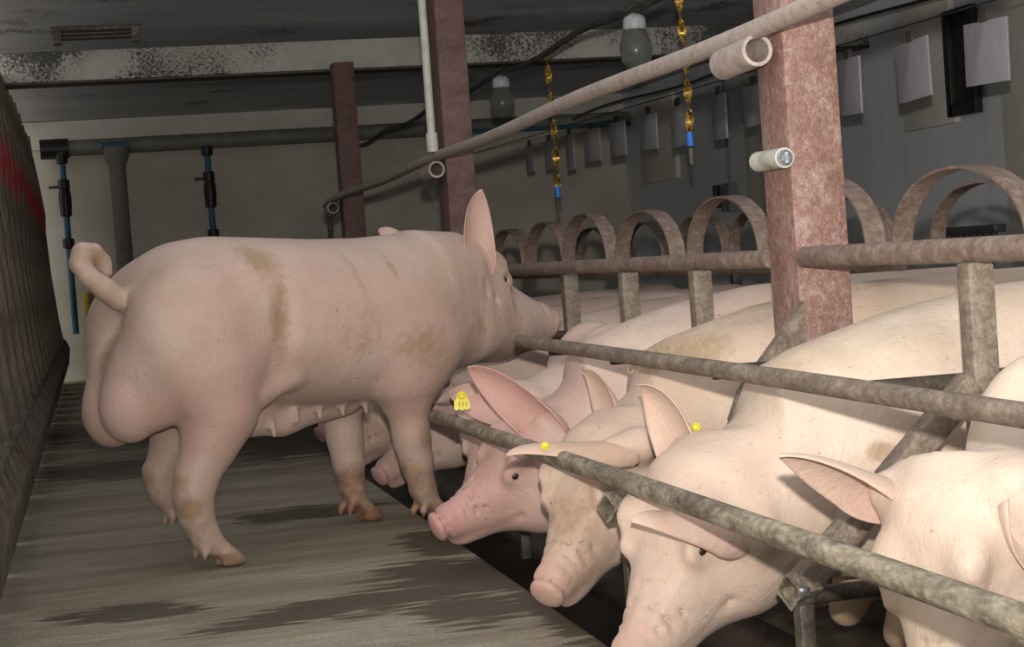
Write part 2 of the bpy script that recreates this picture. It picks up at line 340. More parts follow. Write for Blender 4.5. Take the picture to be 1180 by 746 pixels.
# ---------------------------------------------------------------- body modeller: smooth union of rounded forms, meshed by surface nets
class Body:
    def __init__(s, lo, hi, h):
        s.lo = A(*lo); s.h = h
        s.n = np.ceil((A(*hi) - s.lo)/h).astype(int) + 1
        s.F = np.full(tuple(s.n), 0.5, np.float32)
    def _region(s, lo, hi):
        i0 = np.clip(np.floor((lo - s.lo)/s.h).astype(int), 0, s.n-1); i1 = np.clip(np.ceil((hi - s.lo)/s.h).astype(int)+1, 1, s.n)
        if np.any(i1 <= i0): return None, None
        ax = [s.lo[k] + s.h*np.arange(i0[k], i1[k]) for k in range(3)]
        P = np.stack(np.meshgrid(*ax, indexing='ij'), -1).astype(np.float32)
        return tuple(slice(i0[k], i1[k]) for k in range(3)), P
    def _blend(s, sl, d, k, sub=False):
        a = s.F[sl]
        if sub:
            b = -d; h = np.maximum(k - np.abs(a-b), 0)/k; s.F[sl] = np.maximum(a, b) + h*h*k*0.25
        else:
            h = np.maximum(k - np.abs(a-d), 0)/k; s.F[sl] = np.minimum(a, d) - h*h*k*0.25
    def cone(s, a, b, ra, rb, k=0.04, sub=False):
        """tapered capsule"""
        a = A(*a); b = A(*b); r = max(ra, rb) + k + 0.03
        sl, P = s._region(np.minimum(a, b)-r, np.maximum(a, b)+r)
        if sl is None: return s
        ba = b-a; L2 = max(ba @ ba, 1e-9); t = np.clip(((P-a) @ ba)/L2, 0, 1)
        q = P - a - t[..., None]*ba
        d = np.sqrt((q*q).sum(-1)) - (ra + (rb-ra)*t)
        s._blend(sl, d, k, sub); return s
    def path(s, pts, rs, k=0.04):
        for i in range(len(pts)-1): s.cone(pts[i], pts[i+1], rs[i], rs[i+1], k)
        return s
    def ell(s, c, r, k=0.05, R=None, sub=False):
        c = A(*c); r = A(*r); m = max(r) + k + 0.03
        sl, P = s._region(c-m, c+m)
        if sl is None: return s
        q = P - c
        if R is not None: q = q @ R      # columns of R are the ellipsoid's axes
        k0 = np.sqrt(((q/r)**2).sum(-1)); k1 = np.sqrt(((q/(r*r))**2).sum(-1)) + 1e-6
        s._blend(sl, k0*(k0-1)/k1, k, sub); return s
    def tube(s, o, u, v, st, k=0.05, p=2.3):
        """a form swept along axis u with 'up' v; stations (pos, top, bottom, half width)"""
        o = A(*o); u = nrm(u); v = nrm(A(*v) - u*(A(*v) @ u)); w = np.cross(v, u)
        st = np.array(st, float); xs = st[:, 0]
        ext = max(np.abs(st[:, 1:]).max(), 0.01)
        a, b = o+u*xs[0], o+u*xs[-1]; mid = [o+u*x+v*(t+bt)/2 for x, t, bt, _ in st]
        rad = max(max((t-bt)/2, wd) for _, t, bt, wd in st) + k + 0.03
        lo = np.min(mid, 0)-rad; hi = np.max(mid, 0)+rad
        sl, P = s._region(lo, hi)
        if sl is None: return s
        q = P-o; X = q @ u; V = q @ v; W = q @ w
        xc = np.clip(X, xs[0], xs[-1])
        xf = np.linspace(xs[0], xs[-1], 200)
        def sm(y):   # smooth interpolation of the stations
            z = np.interp(xf, xs, y); ker = np.hanning(19); ker /= ker.sum()
            zp = np.pad(z, 9, mode='edge'); return np.interp(xc, xf, np.convolve(zp, ker, 'valid'))
        T, B, Wd = sm(st[:, 1]), sm(st[:, 2]), sm(st[:, 3])
        c = (T+B)/2; hh = (T-B)/2
        e = (np.abs(W/Wd)**p + np.abs((V-c)/hh)**p)**(1/p)
        d = (e-1)*np.minimum(Wd, hh)
        dx = np.abs(X-xc); d = np.where(dx > 0, np.sqrt(np.maximum(d, 0)**2 + dx**2) + np.minimum(d, 0)*(dx <= 0), d)
        s._blend(sl, d.astype(np.float32), k); return s
    def mesh(s, smooth=2):
        F = s.F; nx, ny, nz = F.shape; ins = F < 0
        cnt = np.zeros((nx-1, ny-1, nz-1), np.int8)
        for a in (0, 1):
            for b in (0, 1):
                for c in (0, 1): cnt += ins[a:nx-1+a, b:ny-1+b, c:nz-1+c]
        act = (cnt > 0) & (cnt < 8); idx = -np.ones(act.shape, np.int64); idx[act] = np.arange(act.sum())
        I = np.argwhere(act); acc = np.zeros((len(I), 3)); num = np.zeros(len(I))
        cor = [(a, b, c) for a in (0, 1) for b in (0, 1) for c in (0, 1)]
        val = {c: F[I[:, 0]+c[0], I[:, 1]+c[1], I[:, 2]+c[2]] for c in cor}
        for c in cor:
            for ax in range(3):
                if c[ax]: continue
                e = list(c); e[ax] = 1; e = tuple(e)
                a, b = val[c], val[e]; m_ = (a < 0) != (b < 0)
                t = np.where(m_, a/np.where(np.abs(a-b) < 1e-9, 1, a-b), 0)
                pt = np.zeros((len(I), 3)); pt[:] = c; pt[:, ax] += t
                acc += pt*m_[:, None]; num += m_
        V = s.lo + s.h*(I + acc/np.maximum(num, 1)[:, None])
        quads = []
        for ax in range(3):
            a1, a2 = (ax+1) % 3, (ax+2) % 3
            sl0 = [slice(None)]*3; sl1 = [slice(None)]*3; sl0[ax] = slice(0, -1); sl1[ax] = slice(1, None)
            x0, x1 = ins[tuple(sl0)], ins[tuple(sl1)]; E = np.argwhere(x0 != x1)
            E = E[(E[:, a1] > 0) & (E[:, a2] > 0) & (E[:, a1] < F.shape[a1]-1) & (E[:, a2] < F.shape[a2]-1)]
            fl_ = x0[E[:, 0], E[:, 1], E[:, 2]]
            def cell(o1, o2):
                c = E.copy(); c[:, a1] -= o1; c[:, a2] -= o2; return idx[c[:, 0], c[:, 1], c[:, 2]]
            q = np.stack([cell(1, 1), cell(0, 1), cell(0, 0), cell(1, 0)], 1)
            q[~fl_] = q[~fl_][:, ::-1]; quads.append(q)
        Q = np.concatenate(quads); Q = Q[(Q >= 0).all(1)]
        for _ in range(smooth):
            sm = np.zeros_like(V); n = np.zeros(len(V))
            for k in range(4):
                a, b = Q[:, k], Q[:, (k+1) % 4]
                for dd in range(3):
                    sm[:, dd] += np.bincount(a, V[b, dd], len(V)) + np.bincount(b, V[a, dd], len(V))
                n += np.bincount(a, minlength=len(V)) + np.bincount(b, minlength=len(V))
            V = V*0.45 + 0.55*sm/np.maximum(n, 1)[:, None]
        return V, Q

def ear_geo(root, tip, normal, W, cup=0.35, droop=0.0, rootw=0.5, th=0.009, nu=18, nv=26, curl=0.0):
    """an ear: a funnel at its root that opens to a broad rounded leaf; 'normal' is the side its hollow faces"""
    root = A(*root); tip = A(*tip); al = tip-root; L = np.linalg.norm(al); al = nrm(al)
    nn = nrm(A(*normal) - al*(A(*normal) @ al)); ac = np.cross(al, nn)
    front = []; back = []
    for j in range(nv+1):
        t = j/nv
        ww = W*(.60 + .40*math.sin(min(t/.35, 1)*math.pi/2)) if t < .35 else W*max(1-((t-.35)/.65)**2.3, 0)**.72
        ww = max(ww, .002); ph = max(.25, (1.25+cup)*(1-t)**1.4 + cup*1.1)
        rho = ww/max(math.sin(min(ph, 1.45)), .2)*.92 if ph < 1.45 else ww*.95
        for i in range(nu+1):
            x = -1 + 2*i/nu; a = x*ph
            rr = rho if ph < 1.45 else ww*.95
            wav = .05*W*math.sin(t*7+x*2)*t
            d_ = ac*rr*math.sin(a) + nn*(rr*(1-math.cos(a))) + nn*wav
            p = root + al*L*t + d_ - nn*droop*L*t*t - nn*rr*.3
            inn = nrm(nn*math.cos(a) - ac*math.sin(a))
            k = th*(1.25-.8*t)*(1-0.65*abs(x)**3)
            front.append(p); back.append(p - inn*k)
    vs = front+back; n1 = nu+1; F0 = len(front); fs = []
    for j in range(nv):
        for i in range(nu):
            a = j*n1+i; fs.append((a, a+1, a+n1+1, a+n1)); fs.append((F0+a, F0+a+n1, F0+a+n1+1, F0+a+1))
    rim = [j*n1 for j in range(nv+1)]; rim2 = [j*n1+nu for j in range(nv+1)]
    for r in (rim, rim2):
        for a, b in zip(r[:-1], r[1:]): fs.append((a, b, F0+b, F0+a))
    for i in range(nu):
        fs.append((i, i+1, F0+i+1, F0+i)); a = nv*n1+i; fs.append((a, a+1, F0+a+1, F0+a))
    return np.array(vs), fs

def make_pig(name, body, ears, colfn, material, parts=(), smooth=2):
    V, Q = body.mesh(smooth)
    vs = [V]; faces = [tuple(q) for q in Q.tolist()]; n = len(V); kinds = [np.zeros(n)]
    for (ev, ef) in ears:
        vs.append(ev); faces += [tuple(i+n for i in f) for f in ef]; n += len(ev); kinds.append(np.ones(len(ev)))
    V = np.concatenate(vs); kinds = np.concatenate(kinds)
    me = bpy.data.meshes.new(name); me.from_pydata(V.tolist(), [], faces); me.update()
    bm = bmesh.new(); bm.from_mesh(me); bmesh.ops.recalc_face_normals(bm, faces=bm.faces); bm.to_mesh(me); bm.free()
    at = me.color_attributes.new('mud_shade', 'FLOAT_COLOR', 'POINT')
    c = colfn(V, kinds); c = np.concatenate([np.clip(c, 0, 1.5), np.ones((len(V), 1))], 1).astype(np.float32)
    at.data.foreach_set('color', c.ravel())
    me.materials.append(material); me.shade_smooth()
    o = bpy.data.objects.new(name, me); COL.objects.link(o)
    return o

def gauss(V, c, r): return np.exp(-(((V-A(*c))/A(*(r if hasattr(r, '__len__') else (r, r, r))))**2).sum(1))

def head_forms(B, o, u, v, sc=1.0, k=0.05, eyeh=True):
    """the head: o between the ears, u towards the snout, v up"""
    o = A(*o); u = nrm(u); v = nrm(A(*v) - u*(A(*v) @ u)); w = np.cross(v, u)
    P = lambda a, b, c: o + (u*a + v*b + w*c)*sc
    st = [(-.10, .10, -.15, .12), (-.02, .128, -.17, .135), (.05, .120, -.175, .125), (.11, .088, -.165, .108), (.17, .055, -.145, .085),
          (.23, .030, -.118, .064), (.29, .016, -.092, .052), (.33, .010, -.078, .044)]
    B.tube(o, u, v, [(a*sc, t*sc, b*sc, c*sc) for a, t, b, c in st], k*sc, 2.3)
    R = np.stack([u, v, w], 1)
    B.ell(P(.350, -.034, 0), (.016*sc, .044*sc, .046*sc), .014*sc, R)          # snout disc
    for s_ in (-1, 1):
        B.ell(P(.378, -.032, .020*s_), (.016*sc, .014*sc, .009*sc), .006*sc, R, True)   # nostrils
        B.ell(P(.04, -.09, .09*s_), (.10*sc, .075*sc, .055*sc), .06*sc, R)     # cheeks
        B.ell(P(.085, .085, .075*s_), (.045*sc, .028*sc, .03*sc), .03*sc, R)   # brow
        B.ell(P(.128, .046, .078*s_), (.034*sc, .026*sc, .016*sc), .02*sc, R)   # lids
        B.ell(P(.128, .045, .103*s_), (.022*sc, .012*sc, .016*sc), .008*sc, R, True)   # eye socket
        for q_ in (.285, .262, .236, .205): B.cone(P(q_, .028-.0*q_, .012*s_), P(q_+.018, -.035, (.060+.12*(.3-q_))*s_), .0055*sc, .0045*sc, .010*sc, True)
        B.cone(P(.315, -.075, .045*s_), P(.20, -.088, .076*s_), .009*sc, .008*sc, .010*sc, True)   # mouth line
        B.cone(P(.20, -.088, .078*s_), P(.145, -.066, .100*s_), .008*sc, .006*sc, .010*sc, True)
        B.cone(P(.165, .018, .096*s_), P(.10, .005, .118*s_), .005*sc, .005*sc, .012*sc, True)   # fold under the eye
        B.cone(P(.075, -.02, .132*s_), P(.06, -.10, .130*s_), .008*sc, .008*sc, .02*sc, True)   # fold behind the cheek
        B.cone(P(.165, .075, .050*s_), P(.12, .100, .070*s_), .005*sc, .005*sc, .012*sc, True)
    B.ell(P(.26, -.100, 0), (.07*sc, .022*sc, .036*sc), .03*sc, R)             # lower lip and chin
    B.cone(P(.332, .010, -.04), P(.332, .010, .04), .004*sc, .004*sc, .012*sc, True)   # crease behind the disc
    B.cone(P(.29, .022, -.03), P(.29, .022, .03), .003*sc, .003*sc, .012*sc, True)
    return P, R

def eye_mesh(o_parent, p, r):
    r *= .80
    mb = MB(); mb.lathe([(r*math.sin(a), -r*math.cos(a)) for a in np.linspace(0.02, math.pi-0.02, 12)], p, 16)
    return mb.build('eye', M['eye'], o_parent, angle=80)

# ---------------------------------------------------------------- the boar
def build_boar():
    B = Body((-.40, -.42, -.01), (1.72, .42, 1.16), 0.0088)
    # trunk
    B.tube((0, 0, 0), (1, 0, 0), (0, 0, 1), [
        (-.17, .84, .60, .13), (-.10, .945, .50, .225), (0.0, .992, .47, .265), (.12, 1.005, .47, .275), (.30, .992, .455, .275), (.5, .977, .430, .290),
        (.70, .972, .430, .292), (.88, .980, .455, .268), (1.0, .970, .49, .235), (1.08, .955, .52, .205)], .06, 2.25)
    # hams
    for s_ in (-1, 1):
        B.ell((-.02, .135*s_, .70), (.205, .150, .225), .05)
        B.ell((.03, .155*s_, .56), (.15, .120, .16), .06)
        B.ell((-.13, .09*s_, .62), (.105, .098, .19), .035)
        B.ell((.78, .16*s_, .62), (.17, .125, .20), .08)       # shoulder
        B.ell((.74, .175*s_, .52), (.11, .09, .12), .06)
    # crease between buttocks
    B.cone((-.275, 0, .80), (-.285, 0, .62), .014, .022, .04, True)
    B.cone((-.18, -.02, .42), (-.06, -.05, .40), .016, .012, .03, True)
    # flank fold in front of thigh
    B.cone((.235, -.30, .78), (.20, -.285, .56), .022, .02, .06, True)
    B.cone((.16, -.20, .50), (.28, -.20, .545), .03, .02, .05)
    # scrotum
    B.ell((-.205, -.058, .505), (.095, .078, .105), .022)
    B.ell((-.200, .068, .490), (.092, .078, .108), .022)
    B.ell((-.17, -.06, .60), (.09, .075, .10), .06)
    B.ell((-.17, .06, .60), (.09, .075, .10), .06)
    B.ell((-.14, 0, .56), (.08, .09, .12), .05)
    # sheath pouch and belly line
    B.ell((.24, 0, .435), (.105, .075, .075), .05)
    B.ell((.335, 0, .395), (.075, .055, .035), .03)
    B.cone((.36, 0, .41), (.62, 0, .43), .05, .04, .05)
    for i, sx in enumerate((.28, .37, .46, .55, .64)):
        for s_ in (-1, 1): B.cone((sx, .07*s_, .43-(.035 if i == 0 else 0)), (sx, .075*s_, .395-(.035 if i == 0 else 0)), .013, .008, .012)
    # neck, jowl
    B.tube((0, 0, 0), (1, 0, 0), (0, 0, 1), [(.92, .972, .50, .23), (1.04, .958, .515, .205), (1.14, .945, .53, .185), (1.22, .92, .56, .17)], .06)
    B.ell((1.20, 0, .62), (.13, .125, .10), .06)
    # creases of the neck behind the jowl
    B.cone((1.085, -.215, .80), (1.06, -.175, .56), .010, .012, .022, True)
    B.cone((1.125, -.195, .74), (1.11, -.155, .55), .007, .009, .018, True)
    # head
    hd = math.radians(-9); pt = math.radians(-14)
    u = A(math.cos(pt)*math.cos(hd), math.cos(pt)*math.sin(hd), math.sin(pt)); v = A(-math.sin(pt)*0 + .0, 0, 1)
    P, R = head_forms(B, (1.07, 0, .778), u, v, 1.27, .05)
    B.ell((1.27, -.03, .63), (.13, .12, .105), .06)
    B.cone((1.30, -.04, .62), (1.44, -.05, .625), .085, .05, .05)
    # ear roots
    near_root, far_root = P(-.005, .095, -.0), P(0, .10, .09)
    wv = R[:, 2]
    sgn = 1 if wv[1] < 0 else -1
    nr = P(.035, .075, .105*sgn); fr = P(-.01, .11, -.095*sgn)
    B.cone(nr - A(0, -.035, .05), nr + A(0.0, .03, .05), .048, .026, .035); B.cone(fr - A(0, 0, .03), fr + A(-.01, .0, .03), .034, .024, .03)
    # near fore leg (planted) and far fore leg (a little behind)
    def fore(y, dx, lean):
        B.path([(.76, y*1.05, .58), (.755+dx, y, .44), (.765+dx, y, .315), (.775+dx+lean*.3, y, .21), (.785+dx+lean*.6, y, .125), (.800+dx+lean, y, .085)],
               [.115, .080, .058, .050, .040, .034], .03)
        B.ell((.768+dx, y, .275), (.052, .047, .06), .03)
        hoof((.825+dx+lean, y, 0), 1.0, 0)
    def hoof(p, sc, pitch, lift=0.0):
        p = A(*p)
        for s_ in (-1, 1):
            B.path([p+A(-.030, .014*s_, .085), p+A(.000, .020*s_, .052), p+A(.030*sc, .023*s_, .026), p+A(.064*sc, .020*s_, .012)], [.028, .025, .022, .009], .008)
            B.cone(p+A(.0, .021*s_, .016), p+A(.045*sc, .022*s_, .012), .014, .010, .008)
            B.path([p+A(-.050, .020*s_, .085), p+A(-.072, .026*s_, .058), p+A(-.076, .027*s_, .036)], [.015, .012, .007], .008)
    fore(-.145, 0.0, .02); fore(.145, -.065, -.005)
    # near hind leg
    y = -.165
    B.path([(.02, y*.9, .58), (.03, y, .46), (-.01, y, .375), (-.055, y, .295), (-.078, y, .235), (-.072, y, .17), (-.045, y, .10), (-.022, y, .07)],
           [.135, .108, .080, .060, .055, .047, .038, .034], .035)
    B.cone((-.10, y, .285), (-.075, y, .22), .030, .028, .02)      # point of hock
    hoof((.005, y, 0), 1.1, 0)
    # far hind leg: lifted mid-stride
    y = .15
    B.path([(.04, y*.9, .56), (.08, y, .44), (.045, y, .35), (-.005, y, .275), (.0, y, .22), (.035, y, .155)], [.13, .095, .068, .050, .042, .036], .03)
    B.cone((-.035, y, .285), (-.015, y, .24), .028, .026, .02)
    p = A(.075, y, .105)
    for s_ in (-1, 1):
        B.path([p+A(-.03, .014*s_, .045), p+A(.005, .019*s_, .01), p+A(.03, .019*s_, -.015)], [.026, .022, .010], .010)
        B.cone(p+A(-.06, .02*s_, .035), p+A(-.068, .024*s_, .005), .013, .008, .01)
    # tail: curled up over the rump
    tp = [(-.185, -.005, .83), (-.235, -.01, .868), (-.282, -.012, .905), (-.305, -.008, .945), (-.285, .005, .975), (-.245, .02, .972), (-.212, .03, .945), (-.20, .03, .915)]
    B.path(tp, [.036, .033, .030, .030, .032, .031, .027, .020], .012)
    body = B
    # ears
    e1 = ear_geo(nr + A(-.025, .015, -.055), nr + A(-.012, -.045, .250), (-.10, -.97, .1), .066, cup=.42, droop=-.03)
    e2 = ear_geo(fr + A(-.03, .0, -.01), fr + A(-.10, .17, .085), (.3, .2, -.9), .055, cup=.4)
    def colf(V, k):
        x, yy, z = V.T
        legs = np.clip((.30 - z)/.16, 0, 1)
        fl_ = np.clip((.32 - z)/.14, 0, 1)*np.clip((x-.5)/.1, 0, 1)
        r = .12 + .42*gauss(V, (.21, -.28, .74), (.05, .14, .17)) + .38*gauss(V, (.17, -.25, .94), (.05, .10, .05)) + .65*gauss(V, (-.24, 0, .70), (.10, .025, .10)) + .4*gauss(V, (-.22, .14, .60), (.08, .10, .22))  # first patch paints the shading of the hip hollow, over real dirt
        st_ = np.maximum(0, np.sin(x*42 + z*6))**3
        r += .42*st_*gauss(V, (.62, -.25, .86), (.22, .16, .08)) + .38*gauss(V, (1.02, -.2, .66), (.05, .1, .12)) + .30*gauss(V, (.5, -.3, .65), (.14, .1, .12)) + .35*gauss(V, (.74, -.3, .6), (.10, .1, .12))
        r += .5*gauss(V, (-.265, 0, .965), (.08, .06, .035)) + .45*gauss(V, (1.25, -.1, .55), (.15, .15, .08)) + .4*gauss(V, (1.46, 0, .60), (.08, .1, .07)) + .22*legs
        r += .5*gauss(V, (-.13, -.17, .28), (.04, .05, .04)) + .6*gauss(V, (-.11, -.2, .20), (.03, .05, .03)) + .5*gauss(V, (-.08, .15, .27), (.04, .06, .06)) + .35*gauss(V, (1.20, -.15, .86), (.05, .06, .05)) + .5*gauss(V, (.78, -.2, .30), (.05, .06, .05)) + .45*gauss(V, (.1, -.05, .93), (.4, .5, .1))*.4
        r += .75*np.clip((.050-z)/.02, 0, 1)
        g_ = .20 + .35*gauss(V, (-.2, 0, .5), (.14, .2, .14)) + .55*gauss(V, (1.57, -.05, .66), (.08, .09, .07)) + .4*gauss(V, (.80, -.2, .45), (.14, .1, .22)) + .35*gauss(V, (.02, -.28, .5), (.2, .12, .14)) + .22*k
        b = .9*fl_ + .25*legs*(x < .5)
        return np.stack([r, g_, b], 1)
    o = make_pig('boar', body, [e1, e2], colf, M['skin_boar'])
    a = math.radians(27)
    o.location = (.24, 5.43, 0); o.rotation_euler = (0, 0, a)
    tag(o, 'large pinkish white boar standing in the alley, seen from behind, snout over the rail', 'pig')
    for s_ in (-1, 1): eye_mesh(o, P(.128, .046, .086*s_), .0160)
    return o
boar = build_boar()
#BOAR_END

# ---------------------------------------------------------------- the sows, heads down at the trough
def build_sow(name_label, Yc, ho, snout, up, ears, mat_, seed=0, sc=1.0, dirt=1.0, pinkk=1.0, top=0.0, tags=(), neck_up=0.0, flush=0.0, scuffs=(), bx=0.0, res=.0095, tuft=None, legmud=1.0):
    rng = random.Random(seed)
    B = Body((.72, Yc-.42, -.02), (3.05, Yc+.42, .92), res)
    B.tube((0, Yc, 0), (1, 0, 0), (0, 0, 1), [(x_+bx, t_, b_, w_) for x_, t_, b_, w_ in [(1.34, .60+top*.5, .20, .150), (1.46, .648+top, .15, .185), (1.65, .700+top, .14, .215), (1.9, .738+top, .16, .245),
        (2.2, .748+top, .19, .26), (2.6, .745+top, .21, .262), (2.82, .67+top, .28, .21), (2.90, .58, .38, .13)]], .06, 2.25)
    for s_ in (-1, 1):
        B.ell((1.62, Yc+.13*s_, .42), (.16, .11, .22), .07)
        B.ell((2.70, Yc+.13*s_, .46), (.2, .13, .22), .06)
        B.path([(1.60, Yc+.13*s_, .34), (1.58, Yc+.135*s_, .20), (1.59, Yc+.135*s_, .10), (1.56, Yc+.135*s_, .044)], [.09, .058, .045, .04], .03)
        B.path([(2.72, Yc+.13*s_, .40), (2.78, Yc+.14*s_, .26), (2.80, Yc+.14*s_, .12), (2.76, Yc+.14*s_, .046)], [.12, .065, .045, .042], .03)
    ho = A(*ho); sn = A(*snout); u = nrm(sn-ho)
    # neck
    nb = A(1.52+bx, Yc, .425+top*.6); na = ho + A(.06, 0, -.02)
    ax = nrm(na-nb); L = np.linalg.norm(na-nb)
    B.tube(nb, ax, (-.2, 0, 1), [(0, .195, -.21, .19), (L*.5, .175+neck_up, -.185, .168), (L, .150, -.165, .145), (L+.05, .13, -.14, .12)], .06, 2.2)
    P, R = head_forms(B, ho, u, up, sc, .05)
    eg = []
    for (side, root, tip, nv, W, kw) in ears:
        if root is None: root = P(-.0, .085, .098*side)
        root = A(*root); tip = A(*tip); d = nrm(tip-root)
        bk = nrm(nv)*-.006
        B.cone(root - d*.06 + bk, root + d*.012 + bk, .046, .026, .045)
        eg.append(ear_geo(root - d*.045, tip, nv, W, **kw))
    def colf(V, k):
        ph = rng.random()*6
        q = (V-ho) @ R; a, b_, c = q.T
        x, yy, z = V.T
        fade = np.clip((1.45-x)/.4, 0, 1)
        r = .06 + dirt*(.30*np.exp(-((a-.22)/.13)**2)*fade*(b_ > -.3)*(np.abs(c) < .2)*(k < 1) + .18*gauss(V, (1.9, Yc, .74), (.5, .3, .10)) + .30*gauss(V, (1.35, Yc-.1, .60), (.15, .2, .07)) + .75*np.clip((.34-z)/.2, 0, 1)*(x > 1.5))
        snd = np.exp(-(((V-sn)**2).sum(1))/.085**2)
        g_ = .12*pinkk + .55*snd + flush*fade + .18*fade*pinkk + .22*k
        for (sp_, sr_, sa_) in scuffs: r = r + sa_*gauss(V, sp_, sr_)
        return np.stack([r*(k < 1)+.15*k, g_, .25*np.clip((.2-z)/.15, 0, 1)*(x > 1.3)], 1)
    o = make_pig('sow', B, eg, colf, mat_)
    tag(o, name_label, 'pig', 'sows feeding in the row of stalls')
    for s_ in (-1, 1):
        eye_mesh(o, P(.128, .046, .086*s_), .0135*sc)
    if tuft is not None:
        rg = random.Random(9); tb = MB()
        for _ in range(110):
            p0 = A(*tuft) + A(rg.gauss(0, .035), rg.gauss(0, .018), 0); p0[2] += -.01 - (p0[0]-tuft[0])*-.35
            dd = A(rg.gauss(-.1, .35), rg.gauss(0, .35), 1)*.028
            tb.tube([p0, p0+dd*.6, p0+dd*1.1+A(-.006, 0, -.002)], [.0011, .0008, .0003], 4)
        tb.build('bristle_tuft', M['bristle'], o)
    for tp, tn, big in tags:
        tp = A(*tp); tn = nrm(tn); mbt = MB()
        x = nrm(np.cross(tn, (0, 0, 1))); y = np.cross(x, tn)
        k_ = 1.0 if big else .62
        mbt.lathe([(.003, -.006), (.014*k_, -.004), (.015*k_, 0), (.010*k_, .002), (.005, .006)], tp, 18, tn)
        if big:
            out = [(-.012, .0), (-.022, -.014), (-.024, -.034), (-.016, -.040), (-.008, -.036), (0, -.041), (.008, -.036), (.017, -.040), (.024, -.033), (.022, -.014), (.012, 0)]
            n_ = len(out); pts = [tp + x*a_ + y*b_ for a_, b_ in out]
            mbt.add([p_ + tn*.002 for p_ in pts] + [p_ - tn*.002 for p_ in pts], [tuple(range(n_)), tuple(range(2*n_-1, n_-1, -1))] + [(q_, n_+q_, n_+(q_+1) % n_, (q_+1) % n_) for q_ in range(n_)])
        tg = mbt.build('ear_tag', M['yellow'], o)
        if big:
            dg = MB()
            for gx in (-.012, -.003, .007):
                c_ = tp + x*gx - y*.022 + tn*.003; Rr = np.stack([x, tn, y], 1)
                dg.box(c_, (.0015, .001, .014), Rr)
            dg.build('dark_marks', M['black'], tg)
    return o
M['skin_cream'] = skin('cream_sow_skin', (.97, .99, .94), 3.1, .4)
M['skin_tan'] = skin('tan_sow_skin', (.96, .95, .88), 7.7, .5)
M['skin_pink'] = skin('pink_sow_skin', (.98, .95, .95), 12.3, .6)
FA = dict(cup=.35, droop=.04)
sowA = build_sow('cream sow nearest the camera at the right edge, head below the lowest rail', 2.62, (1.36, 2.60, .370), (1.22, 2.49, .06), (-.75, -.45, .45),
    [(1, (1.27, 2.68, .430), (1.035, 2.57, .515), (-.35, -.45, -.8), .050, dict(cup=.5, droop=.03)), (-1, (1.415, 2.455, .40), (1.475, 2.37, .23), (-.5, -.85, .2), .058, dict(cup=.6, droop=.0))], M['skin_cream'], 1, 1.0, .7, top=-.09, bx=.24)
sowB = build_sow('big cream sow with a brown scuff on her side and one ear raised high', 3.40, (1.20, 3.38, .325), (.962, 3.25, .092), (-.70, -.42, .58),
    [(-1, (1.185, 3.225, .300), (.965, 3.165, .350), (.0, .50, -.87), .050, dict(cup=.45, droop=.0)), (1, (1.20, 3.48, .42), (1.105, 3.48, .590), (-.75, -.45, -.35), .064, dict(cup=.3, droop=-.05))], M['skin_cream'], 2, 1.12, .8, scuffs=[((1.50, 3.15, .43), (.035, .08, .022), 1.0), ((1.40, 3.16, .33), (.02, .05, .02), .5)], tags=[((1.213, 3.46, .485), (-.5, -.8, .2), False)])
sowC = build_sow('sow with brown speckled face and round pink snout, ear flat over the lowest rail', 4.215, (1.20, 4.08, .330), (.955, 3.90, .105), (-.60, -.42, .62),
    [(-1, (1.17, 3.92, .40), (.90, 3.90, .405), (.1, .1, -1), .055, dict(cup=.35, droop=.02)), (1, (1.26, 4.17, .43), (1.20, 4.30, .57), (-.7, -.5, -.2), .050, FA)], M['skin_tan'], 3, 1.06, 1.25, tuft=(1.36, 4.12, .600), scuffs=[((1.42, 4.08, .62), (.16, .14, .08), .28), ((1.7, 4.15, .72), (.2, .14, .08), .25), ((1.07, 3.93, .26), (.07, .07, .06), .2)], tags=[((.985, 3.86, .432), (-.1, -1, .4), False)])
sowD = build_sow('pink sow with long flat cheek behind the speckled faced sow, pointed ear raised', 4.835, (1.22, 4.80, .300), (.885, 4.76, .165), (-.30, -.38, .88),
    [(-1, (1.21, 4.70, .395), (.985, 4.66, .570), (-.45, -.85, -.3), .062, dict(cup=.4, droop=.05)), (1, (1.20, 4.92, .41), (1.02, 5.02, .46), (-.5, -.6, .3), .055, FA)], M['skin_pink'], 4, 1.06, .8, flush=.35, tags=[((1.00, 4.84, .485), (-.3, -1, .2), True)])
sowE = build_sow('pink sow with her head in the trough beside the near foreleg of the boar', 5.48, (1.28, 5.42, .330), (1.08, 5.30, .14), (-.6, -.2, .75),
    [(-1, (1.26, 5.31, .41), (1.06, 5.24, .42), (-.3, -.6, .6), .06, FA), (1, (1.24, 5.50, .41), (1.10, 5.50, .45), (-.5, -.6, .3), .055, FA)], M['skin_pink'], 5, 1.0, .9, top=-.07, bx=.14)
sowF = build_sow('sow in the shade under the neck of the boar, snout seen between his forelegs', 6.47, (1.24, 6.38, .300), (.955, 6.26, .14), (-.5, -.3, .8),
    [(-1, (1.22, 6.25, .38), (1.04, 6.18, .42), (-.3, -.6, .6), .06, FA), (1, (1.22, 6.48, .38), (1.04, 6.54, .44), (-.5, -.6, .3), .055, FA)], M['skin_pink'], 6, 1.0, 1.3, top=-.07, bx=.16)
for i, (yy, lb) in enumerate(((7.22, ''), (8.25, ''))):
    c = copy_tree(sowF); c.location = (0.02*i, yy-6.42, 0)
    c['label'] = ('sow in shadow in the stall just beyond the forelegs of the boar', 'farthest sow in view, in shadow beneath the belly of the boar')[i]

